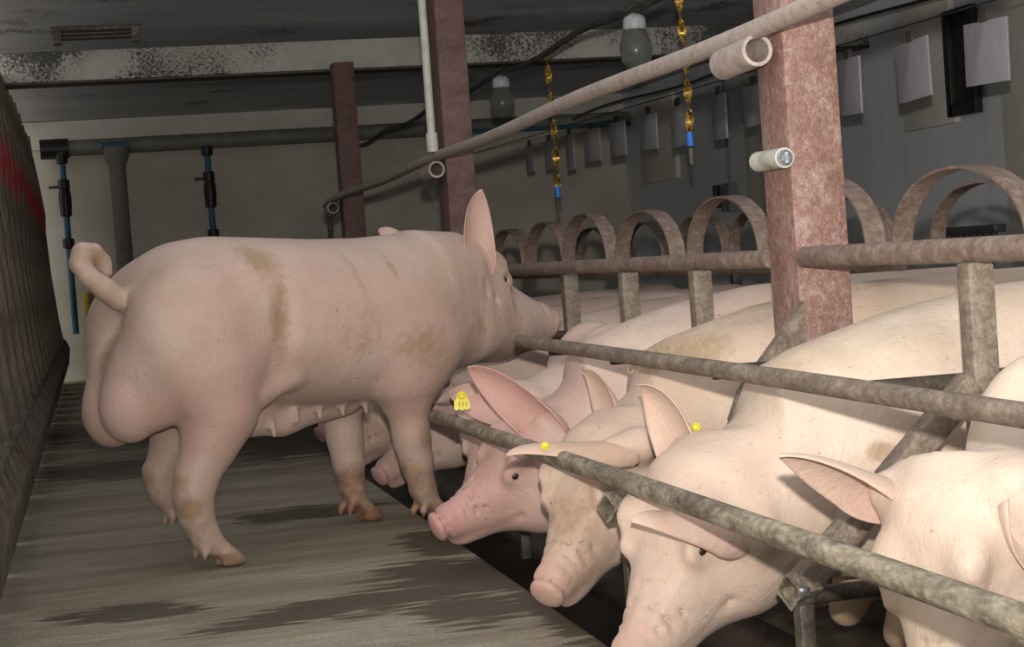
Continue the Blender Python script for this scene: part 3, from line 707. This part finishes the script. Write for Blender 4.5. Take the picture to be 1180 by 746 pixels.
# ---------------------------------------------------------------- room
t = MB().prism([(-6, -1.0), (1.035, -1.0), (1.035, 17.0), (-6, 17.0)], -0.3, 0.0, 'xy'); t.tube([(1.035, -1, -.02), (1.035, 17, -.02)], .02, 12)
tag(t.build('floor', M['floor']), kind='structure')
finish_floor([(0.0, 4.72, .16, .12, 0), (.10, 4.66, .14, .06, 0), (.66, 6.28, .24, .16, 0), (.80, 6.32, .16, .10, 0), (.48, 4.42, .30, .10, .3), (.72, 4.50, .26, .16, .2), (.93, 4.72, .20, .30, .2), (.86, 4.25, .14, .22, 0), (1.04, 4.15, .07, .45, 0), (.98, 5.3, .10, .25, 0), (.03, 8.5, .35, .45, 0), (.9, 9.0, .35, .9, 0), (-.2, 10.7, .4, .5, 0), (.45, 9.9, .5, .5, 0)])  # stains at the back also paint the boar's shadow below its belly
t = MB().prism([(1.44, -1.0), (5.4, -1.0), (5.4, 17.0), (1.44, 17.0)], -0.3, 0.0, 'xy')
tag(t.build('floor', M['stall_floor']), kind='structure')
t = MB().box((2.0, 17.1, 1.075), (8.2, .2, 2.75)); tag(t.build('wall_back', M['wall']), kind='structure')
t = MB().box((2.0, 16.985, 2.33), (6.8, .03, .26)); tag(t.build('trim_1', M['wall_top']), kind='structure')
t = MB().box((5.5, 8.0, 1.075), (.2, 18.2, 2.75)); tag(t.build('wall_right', M['blue_wall']), kind='structure')
t = MB().box((2.55, 8.0, 2.55), (6.3, 18.4, .16)); tag(t.build('ceiling', M['ceiling']), kind='structure')
for i, (y0, y1, z0, z1) in enumerate(((15.35, 16.4, 1.50, 2.30), (13.1, 13.6, -.0, 2.2), (10.0, 10.7, 1.52, 2.36), (6.0, 9.42, -.0, 2.40))):
    t = MB().box((5.385, (y0+y1)/2, (z0+z1)/2), (.05, y1-y0, z1-z0), None, .006); tag(t.build('trim_%d' % (i+2), M['beige_panel']), kind='structure')
# feed trough: a long wet black channel
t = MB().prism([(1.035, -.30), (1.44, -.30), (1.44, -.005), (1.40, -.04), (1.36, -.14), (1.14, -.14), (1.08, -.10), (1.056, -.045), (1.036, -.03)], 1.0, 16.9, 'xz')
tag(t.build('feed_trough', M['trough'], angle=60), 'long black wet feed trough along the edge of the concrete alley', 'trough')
# ceiling beam
t = MB().box((2.5, 11.35, 2.265), (6.0, .24, .19), None, .01)
bo = t.build('ceiling_beam', M['beam']); tag(bo, 'mouldy whitewashed beam running across under the ceiling', 'beam')
MB().box((2.5, 11.33, 2.163), (6.0, .20, .014), None, .003).build('lower_flange', M['pipe_dark'], bo)
# columns
def column(y, top, m_, label, d=.20, x0=1.60, x1=1.735):
    c = empty('steel_column', ((x0+x1)/2, y+d/2, 0))
    w = x1-x0
    mbx = MB().box((0, 0, top/2), (w, d, top), None, .007); o = mbx.build('shaft', m_, c)
    MB().box((0, 0, .01), (w+.04, d+.04, .02), None, .003).build('base_plate', m_, c)
    tag(c, label, 'column', 'steel columns along the stalls'); return c
column(3.78, 2.47, M['rust'], 'speckled red rusted steel column nearest the camera, among the sows', .17)
column(7.72, 2.47, M['rust_dark'], 'dark red steel column beside the cream conduit')
column(11.02, 2.19, M['rust_dark'], 'dark steel column under the whitewashed beam', .15)
# long pipe on the columns
zp = lambda y: 1.375 - (y-3.0)*.0055
ys = np.linspace(2.7, 11.3, 60)
t = MB().tube([(1.548, y, zp(y) - .012*math.sin((y-2.7)*1.2)**2) for y in ys], .0235, 14, wob=.0, seed=3)
po = t.build('feed_pipe', M['pipe_light'], angle=60); tag(po, 'long pale dirty pipe sloping through the picture along the columns', 'pipe')
for y in (3.80, 7.66, 11.1):
    MB().hollow((1.545, y+.22, zp(y)-.066), (1.545, y, zp(y)-.060), .038, .029).build('pipe_sleeve', M['pipe_light'], po)
MB().tube([(1.54, 11.3, 1.30), (1.54, 11.25, 1.22), (1.53, 11.2, 1.05)], .018, 10).tube([(1.50, 11.24, 1.28), (1.58, 11.24, 1.34), (1.6, 11.2, 1.25), (1.52, 11.2, 1.22)], .014, 8).build('rope_binding', M['cable'], po)
t = MB().tube([(1.578, 3.92, 1.057), (1.578, 3.76, 1.055)], .024, 18)
so = t.build('pipe_stub', M['pvc']); tag(so, 'short cream pipe stub with a plugged end on the speckled column', 'pipe')
MB().lathe([(.019, 0), (.019, .006), (.013, .007), (.010, .003)], (1.578, 3.76, 1.055), 18, (0, -1, 0)).build('end_plug', M['shiny'], so)
# cream conduit
t = MB().tube([(1.525, 7.62, z) for z in np.linspace(1.44, 2.46, 12)], .0185, 14)
co = t.build('plastic_conduit', M['pvc'], angle=60); tag(co, 'cream plastic conduit dropping from the ceiling to the long pipe', 'pipe')
MB().tube([(1.525, 7.62, 1.365), (1.525, 7.62, 1.45)], .026, 14).build('coupling', M['pvc'], co)

# ---------------------------------------------------------------- stall rails and dividers
def rail(name_label, pts, r, m_, seed, wob=.0):
    out = []
    for a, b in zip(pts[:-1], pts[1:]):
        n = max(2, int(np.linalg.norm(A(*b)-A(*a))/.04))
        out += [A(*a)+(A(*b)-A(*a))*k/n for k in range(n)]
    out.append(A(*pts[-1]))
    o = MB().tube(out, r, 14, wob=wob, seed=seed).build('stall_rail', m_, angle=70)
    return tag(o, name_label, 'rail', 'long rails of the stall fronts')
rail('lowest rail along the trough in front of the sow heads', [(1.03, 1.5, .402), (1.03, 3.2, .398), (1.03, 4.2, .392), (1.03, 5.44, .383)], .0215, M['olive'], 1)
rail('middle rail over the necks of the sows', [(1.22, 1.5, .60), (1.22, 3.0, .612), (1.22, 5.0, .622)], .0185, M['pipe'], 2)
rail('top stall rail right of the speckled column', [(1.62, 1.9, .822), (1.62, 3.775, .822)], .025, M['hoop'], 3)
rail('top stall rail left of the speckled column', [(1.62, 3.985, .822), (1.62, 8.9, .822)], .023, M['hoop'], 4)
rail('second rail level behind the posts over the sow backs', [(1.97, 4.0, .745+.045), (1.97, 9.5, .745+.045)], .024, M['pipe'], 5)
rail('rear rail under the hoops far over the sows', [(2.85, 3.0, .80), (2.85, 10.0, .80)], .022, M['pipe_dark'], 6)

def divider(y, label, post=True, brace=True, x0=1.62):
    d = empty('stall_divider', (x0, y, 0)); X = -1.62
    pm = M['pipe_dark']
    if post: MB().box((0, 0, .40), (.056, .050, .80), None, .008).build('post', M['pipe'], d)
    if brace: MB().beam((1.60+X, .0, .575), (1.225+X, 0, .225), .052, .052, (0, 1, 0), .008).build('brace', M['pipe'], d)
    MB().tube([(1.36+X, .035, .575), (1.62+X, .035, .572), (2.2+X, .035, .60), (3.3+X, .035, .60)], .017, 12, wob=.1, seed=int(y*10)).build('side_bar', pm, d)
    MB().tube([(1.25+X, .03, .20), (1.9+X, .03, .20), (3.3+X, .03, .20)], .017, 12).build('low_bar', pm, d)
    ft = MB().hollow((1.245+X, 0, .225), (1.195+X, -.02, .222), .036, .029, 4).build('foot_tube', M['olive'], d)
    MB().box((1.23+X, 0, .07), (.03, .035, .25), None, .004).build('foot', pm, d)
    MB().lathe([(.012, 0), (.012, .010), (.006, .012), (.006, .022)], (1.215+X, -.038, .225), 6, (0, -1, 0)).build('bolt', M['shiny'], ft)
    MB().box((3.3+X, 0, .40), (.05, .05, .80), None, .006).build('rear_post', pm, d)
    return tag(d, label, 'stall divider', 'dividers between the sow stalls')
divider(2.98, 'dark stall divider between the nearest sow and the big cream sow')
divider(3.70, 'stall divider standing against the speckled red column', False)
divider(4.505, 'stall divider behind the speckled faced sow')
divider(5.16, 'stall divider with its post right of the boar snout, second from the snout', brace=False)
divider(6.13, 'stall divider with its post just in front of the boar snout', brace=False, x0=1.70)
divider(6.82, 'stall divider hidden mostly behind the head of the boar', brace=False)
divider(7.60, 'stall divider beyond the forelegs of the boar')
divider(8.62, 'farthest stall divider beneath the belly of the boar')
t = empty('square_tube', (1.10, 3.72, 0))
MB().hollow((.12, .03, .300), (-.03, -.035, .300), .036, .029, 4).build('tube', M['olive'], t)
MB().box((.03, .0, .13), (.035, .03, .28), None, .004).build('leg', M['pipe_dark'], t)
tag(t, 'open square tube end on a short leg beside the forehead of the speckled faced sow', 'bracket')
# gusset on the column
t = MB().prism([(1.60, .72), (1.60, .52), (1.40, .46), (1.43, .53)], 3.750, 3.776, 'xz')
tag(t.build('gusset_plate', M['pipe'], angle=30), 'sloping steel gusset at the foot of the speckled red column', 'bracket')

def hoop(x, y, top, half, wd, label, grp, base=.80):
    n = 36; vs = []; fs = []
    for i in range(n+1):
        a = math.pi*i/n
        for (rr, xx) in ((0, -wd/2), (0, wd/2), (-.007, wd/2), (-.007, -wd/2)):
            vs.append((xx, -math.cos(a)*(half+rr), math.sin(a)**.9*(top-base+rr) if i not in (0, n) else 0))
    for i in range(n):
        for k in range(4): fs.append((i*4+k, i*4+(k+1) % 4, (i+1)*4+(k+1) % 4, (i+1)*4+k))
    fs += [(0, 1, 2, 3), (n*4+3, n*4+2, n*4+1, n*4)]
    o = MB().add(vs, fs).build('steel_hoop', M['hoop'], angle=40); o.location = (x, y, base)
    return tag(o, label, 'hoop', grp)
H1 = [(8.95, 'small hoop nearest the ear of the boar, farthest of the front row'), (8.25, 'second farthest rusty hoop of the front row, near the boar ear'), (7.57, 'rusty hoop of the front row below the left fly paper'),
      (6.84, 'tall rusty hoop of the front row above and right of the boar snout'), (6.10, 'front row rusty hoop second to the left of the speckled column'), (5.30, 'wide rusty hoop partly hidden behind the left side of the speckled column'),
      (4.50, 'broad rusty hoop emerging on the right of the speckled column'), (3.72, 'largest rusty hoop cut off by the right edge of the picture')]
for k, (y, lb) in enumerate(H1): hoop(1.99 + .01*((k*7) % 3), y, 1.03 - .010*((k*5) % 3), .33, .058, lb, 'rusty hoops over the sow stalls', .813)
H2 = [(9.7, 'faint rear hoop seen behind the tall front hoops'), (8.74, 'rear row hoop left of the grey blue wall edge'), (7.87, 'rear row hoop in front of the grey blue wall'), (7.11, 'rear row hoop close to the left of the speckled column'),
      (6.2, 'rear row hoop hidden behind the speckled column'), (5.15, 'rear row hoop at the right edge behind the largest hoop')]
for k, (y, lb) in enumerate(H2): hoop(2.85, y, 1.01, .34, .055, lb, 'rusty hoops over the sow stalls', .823)

# ---------------------------------------------------------------- record cards on a wire
w = MB().tube([(3.75, y, 1.800 + (y-6.7)*.012) for y in np.linspace(4.5, 16.9, 50)], .004, 6)
tag(w.build('hanging_wire', M['cable'], angle=60), 'thin wire carrying the record cards above the stalls', 'wire')
CL = ['grey record card highest at the right edge, in front of the black frame', 'grey record card in front of the beige board', 'grey record card right beside the speckled column',
      'grey record card half hidden by the speckled column', 'grey record card just left of the speckled column', 'broad grey record card right of the right fly paper', 'narrow record card behind the right fly paper',
      'grey record card in front of the beige wall board', 'grey record card at the corner of the room', 'record card left of the room corner', 'record card midway between the room corner and the left fly paper', 'record card just right of the left fly paper', 'farthest record card, left of the left fly paper']
rng = random.Random(5)
for i, y in enumerate((6.68, 7.36, 8.04, 8.72, 9.30, 9.88, 10.62, 11.23, 11.95, 12.6, 13.22, 13.85, 14.5)):
    h = .255 + rng.uniform(-.02, .03); wd = .30 + rng.uniform(-.04, .03); z1 = 1.725 + (y-6.7)*.012
    o = MB().box((0, 0, -h/2), (.012, wd, h), None, .003).build('record_card', M['card']); o.location = (3.75, y, z1); o.rotation_euler = (rng.uniform(-.04, .04), 0, rng.uniform(-.10, .10))
    MB().box((-.002, 0, .02), (.02, .06, .05), None, .003).build('clip', M['card_dark'], o)
    tag(o, CL[i], 'card', 'record cards hanging on the wire')

# ---------------------------------------------------------------- lamps, cables, fly papers
cab = lambda y: 1.99 + .012*math.sin(y*3.1) + (y-8)*.004
t = MB().tube([(2.55 + .01*math.sin(y*2), y, cab(y)) for y in np.linspace(6.6, 16.9, 90)], .017, 8, wob=.4, seed=8)
tag(t.build('lamp_cable', M['cable'], angle=70), 'thick dusty cable running under the beam from lamp to lamp', 'cable')
def lamp(y, label):
    l = empty('jar_lamp', (2.55, y, 1.80)); z0 = cab(y)-1.80-.03
    MB().lathe([(.010, z0+.02), (.045, z0), (.052, z0-.01), (.055, z0-.05), (.050, z0-.06)], (0, 0, 0), 24).build('cap', M['lamp_cap'], l)
    g = z0-.055
    MB().lathe([(.047, g), (.056, g-.02), (.074, g-.07), (.078, g-.10), (.070, g-.145), (.045, g-.18), (.015, g-.192)], (0, 0, 0), 32).build('glass_jar', M['glass'], l, angle=80)
    MB().lathe([(.012, g-.005), (.014, g-.04), (.028, g-.08), (.030, g-.10), (.022, g-.122), (.006, g-.13)], (0, 0, 0), 20).build('bulb', M['heater'], l, angle=80)
    MB().tube([(0, 0, z0+.02), (.03, -.02, z0+.05), (.0, -.05, z0+.06), (-.04, .0, z0+.03), (-.02, .05, z0+.05), (.02, .06, z0+.03)], .008, 8).build('cable_loop', M['cable'], l)
    return tag(l, label, 'lamp', 'jar lamps on the cable')
lamp(7.75, 'larger jar lamp with pale cap hanging before the whitewashed beam'); lamp(10.45, 'smaller jar lamp beside the dark red column')
def flypaper(x, y, z, L, label, seed):
    f = empty('fly_paper', (x, y, z)); n = 60; vs = []; fs = []
    for i in range(n+1):
        t_ = i/n; a = t_*15 + seed; ww = .018; xx = math.sin(t_*2.2)*.015
        for s_ in (-1, 1): vs.append((xx + math.cos(a)*ww*s_, math.sin(a)*ww*s_, -t_*L))
        for s_ in (1, -1): vs.append((xx + math.cos(a)*ww*s_ + .003*math.sin(a), math.sin(a)*ww*s_ + .003*math.cos(a), -t_*L))
    for i in range(n):
        for k in range(4): fs.append((i*4+k, i*4+(k+1) % 4, (i+1)*4+(k+1) % 4, (i+1)*4+k))
    fs += [(3, 2, 1, 0), (n*4, n*4+1, n*4+2, n*4+3)]
    MB().add(vs, fs).build('sticky_ribbon', M['gold'], f, angle=50)
    xx = math.sin(2.2)*.015
    MB().tube([(xx, 0, -L), (xx, 0, -L-.06)], .016, 14).build('cardboard_tube', M['blue_cap'], f)
    MB().tube([(xx, 0, -L-.07), (xx, 0, -L-.14)], .010, 10).build('tail', M['fixture'], f)
    return tag(f, label, 'fly paper')
flypaper(2.55, 9.35, cab(9.35)-.02, .72, 'left of two gold fly papers, blue tip, hanging under the beam', 0.6)
flypaper(2.55, 7.13, cab(7.13)-.01, .62, 'right of two gold fly papers, cut by the top edge, before the grey blue wall', 1.5)
t = MB().tube([(4.8, y, 2.20 + .03*math.sin(y*1.3)) for y in np.linspace(6, 16.9, 60)], .011, 8)
tag(t.build('black_cable', M['black'], angle=70), 'thin black cable drooping along the grey blue wall', 'cable')

# ---------------------------------------------------------------- back wall pipes
t = MB().tube([(-.12, 16.82, 2.19), (5.38, 16.82, 2.19)], .075, 18); wp = t.build('wall_pipe', M['grey_pipe'], angle=70); tag(wp, 'thick grey pipe running level along the back wall', 'pipe')
MB().tube([(-.36, 16.82, 2.19), (-.10, 16.82, 2.19)], .095, 18).build('end_motor', M['black'], wp)
tag(MB().tube([(3.3, 16.70, 2.13), (5.38, 16.70, 2.13)], .022, 10).build('water_line', M['blue_pipe'], angle=70), 'thin blue water line under the grey wall pipe near the corner', 'pipe')
c = empty('drop_pipe', (.33, 16.78, 0))
MB().tube([(0, 0, .3), (0, 0, 2.02)], .078, 20).build('shaft', M['grey_pipe'], c)
MB().lathe([(.078, 0), (.080, .02), (.12, .12), (.125, .19), (.10, .19)], (0, 0, 1.98), 24).build('flared_top', M['grey_pipe'], c)
MB().tube([(-.13, -.03, 2.19), (.13, -.03, 2.19)], .035, 12).build('blue_band', M['blue_pipe'], c)
tag(c, 'thick grey drop pipe with flared top against the back wall', 'pipe')
def waterpipe(x, z0, label):
    c = empty('water_pipe', (x, 16.75, z0))
    H = 2.15-z0
    MB().tube([(0, 0, 0), (0, 0, H)], .030, 12).build('pipe', M['blue_pipe'], c)
    f = MB()
    for z in (H-.06, H-.30, H-.55, H-.85): f = MB().lathe([(.03, -.05), (.055, -.04), (.055, .04), (.03, .05)], (0, 0, z), 14); f.build('coupling', M['black'], c)
    MB().lathe([(.04, 0), (.06, .1), (.06, .2), (.04, .3)], (0, 0, H-.60), 14).build('valve', M['black'], c)
    MB().tube([(-.14, 0, H-.32), (0, 0, H-.32)], .014, 8).build('handle', M['rust_dark'], c)
    return tag(c, label, 'water pipe', 'blue water pipes on the back wall')
waterpipe(-.17, .45, 'blue water pipe near the left row of panels'); waterpipe(1.17, .45, 'blue water pipe right of the grey drop pipe')
t = MB().box((-.05, 16.975, .72), (.05, .04, .22), None, .008); tag(t.build('yellow_handle', M['sponge']), 'small yellow handle hanging on the back wall by the boar tail', 'handle')
# ---------------------------------------------------------------- right wall details
c = empty('switch_box', (5.34, 14.0, 1.25)); MB().box((0, 0, 0), (.07, .22, .24), None, .01).build('housing', M['heater'], c); MB().box((-.01, .25, .02), (.05, .07, .20), None, .01).build('lever', M['black'], c)
MB().tube([(.02, 0, .12), (.02, 0, 1.0)], .012, 8).build('conduit', M['heater'], c); tag(c, 'small grey switch box on the grey blue wall', 'box')
c = empty('black_frame', (5.33, 9.81, 1.88))  # open black frame on the wall with a black sheet inside
for s_, sz, p in (('side', (.05, .07, .66), (0, .15, 0)), ('side', (.05, .05, .66), (0, -.16, 0)), ('bar', (.05, .30, .08), (0, 0, -.29)), ('bar', (.05, .30, .04), (0, 0, .31))):
    MB().box(p, sz, None, .005).build({'side': 'frame_stile', 'bar': 'frame_rail'}[s_], M['black'], c)
MB().box((.02, 0, 0), (.02, .30, .60)).build('black_sheet', M['black'], c); tag(c, 'black open frame behind the nearest record card', 'frame')
c = empty('black_rack', (3.25, 6.02, .72))
MB().box((0, 0, .13), (.05, .50, .03), None, .005).build('bar', M['black'], c)
for k in range(10): MB().box((-.01, -.22+.049*k, .075), (.02, .022, .09), None, .003).build('tine', M['black'], c)
MB().box((0, 0, .02), (.05, .50, .03), None, .005).build('lower_bar', M['black'], c)
tag(c, 'black comb shaped rack beyond the stalls near the right edge', 'rack')
# ---------------------------------------------------------------- ceiling fixture
c = empty('ceiling_fixture', (.155, 11.0, 2.42))
MB().box((0, 0, .035), (.54, .12, .025), None, .004).build('housing', M['fixture'], c)
for s_ in (-1, 1): MB().box((.235*s_, 0, -.012), (.05, .09, .085), None, .006).build('lamp_holder', M['fixture'], c)
MB().tube([(-.21, 0, -.012), (.21, 0, -.012)], .019, 12).build('tube', M['pipe_dark'], c)
tag(c, 'dirty fluorescent lamp fixture on the ceiling before the beam', 'lamp')
c = MB().box((.25, 9.62, 2.455), (.22, .06, .03), None, .005).build('ceiling_batten', M['beam']); tag(c, 'short white batten on the ceiling at the top of the picture', 'batten')

# ---------------------------------------------------------------- left row: leaning board panels
m, nt, b = mat('brown_boards_with_red_mark', 0.85); v = coords(nt, (5, 5, .8)); w = coords(nt, (1, 1, 1), world=True)
base = ramp(nt, noise(nt, v, 6, 7, .65), [(0.3, (0.055, 0.042, 0.028)), (0.5, (0.115, 0.092, 0.066)), (0.72, (0.20, 0.165, 0.12))])
sp = N(nt, 'ShaderNodeSeparateXYZ'); nt.links.new(w, sp.inputs[0])
zz = math_(nt, 'ADD', sp.outputs[2], math_(nt, 'MULTIPLY', noise(nt, w, 5, 5, .7), .5))
k = math_(nt, 'MULTIPLY', math_(nt, 'SUBTRACT', .17, math_(nt, 'ABSOLUTE', math_(nt, 'SUBTRACT', zz, 1.78))), 6, True)
nt.links.new(mixc(nt, k, base, (0.26, 0.012, 0.022)), b.inputs['Base Color']); bump(nt, b, noise(nt, v, 12, 6, .7), .6, .008)
M['board'] = m
prof = [(-.455, 2.26), (-.44, 2.10), (-.405, 1.85), (-.375, 1.55), (-.385, 1.40), (-.365, 1.0), (-.33, .60), (-.30, .36)]
def panel_mesh(dx, top, yw, seed):
    rg = random.Random(seed); pts = [(x+dx+rg.uniform(-.004, .004), min(z, top)) for x, z in prof]
    poly = pts + [(x-.022, z) for x, z in reversed(pts)]
    return MB().prism(poly, -yw/2, yw/2, 'xz')
npan = 18
for i in range(npan):
    y = 4.52 + .69*i
    c = empty('board_panel', (0, y, 0)); rg = random.Random(100+i)
    for j in range(5):
        o = panel_mesh(-.022*(j % 5)*.8 + .03, 2.26 - rg.uniform(0, .05), .128, i*9+j).build('board', M['board'], c); o.location = (0, -.26+.134*j, 0)
    MB().tube([(-.285, -.33, .40), (-.285, .33, .40)], .018, 10).build('low_rail', M['slat'], c)
    MB().box((-.33, 0, .15), (.03, .64, .28), None, .01).build('kick_board', M['slat'], c)
    for j in range(3):
        MB().tube([(-.275, -.22+.22*j, .40), (-.245, -.21+.22*j, .33), (-.262, -.20+.22*j, .20), (-.30, -.20+.22*j, .10)], .014, 8).build('peg', M['slat'], c)
    tag(c, 'dark brown leaning panel of upright boards along the left of the alley', 'panel', 'board panels along the left side')
    if i == 0: c['label'] = 'nearest dark brown leaning panel of upright boards, at the left edge'
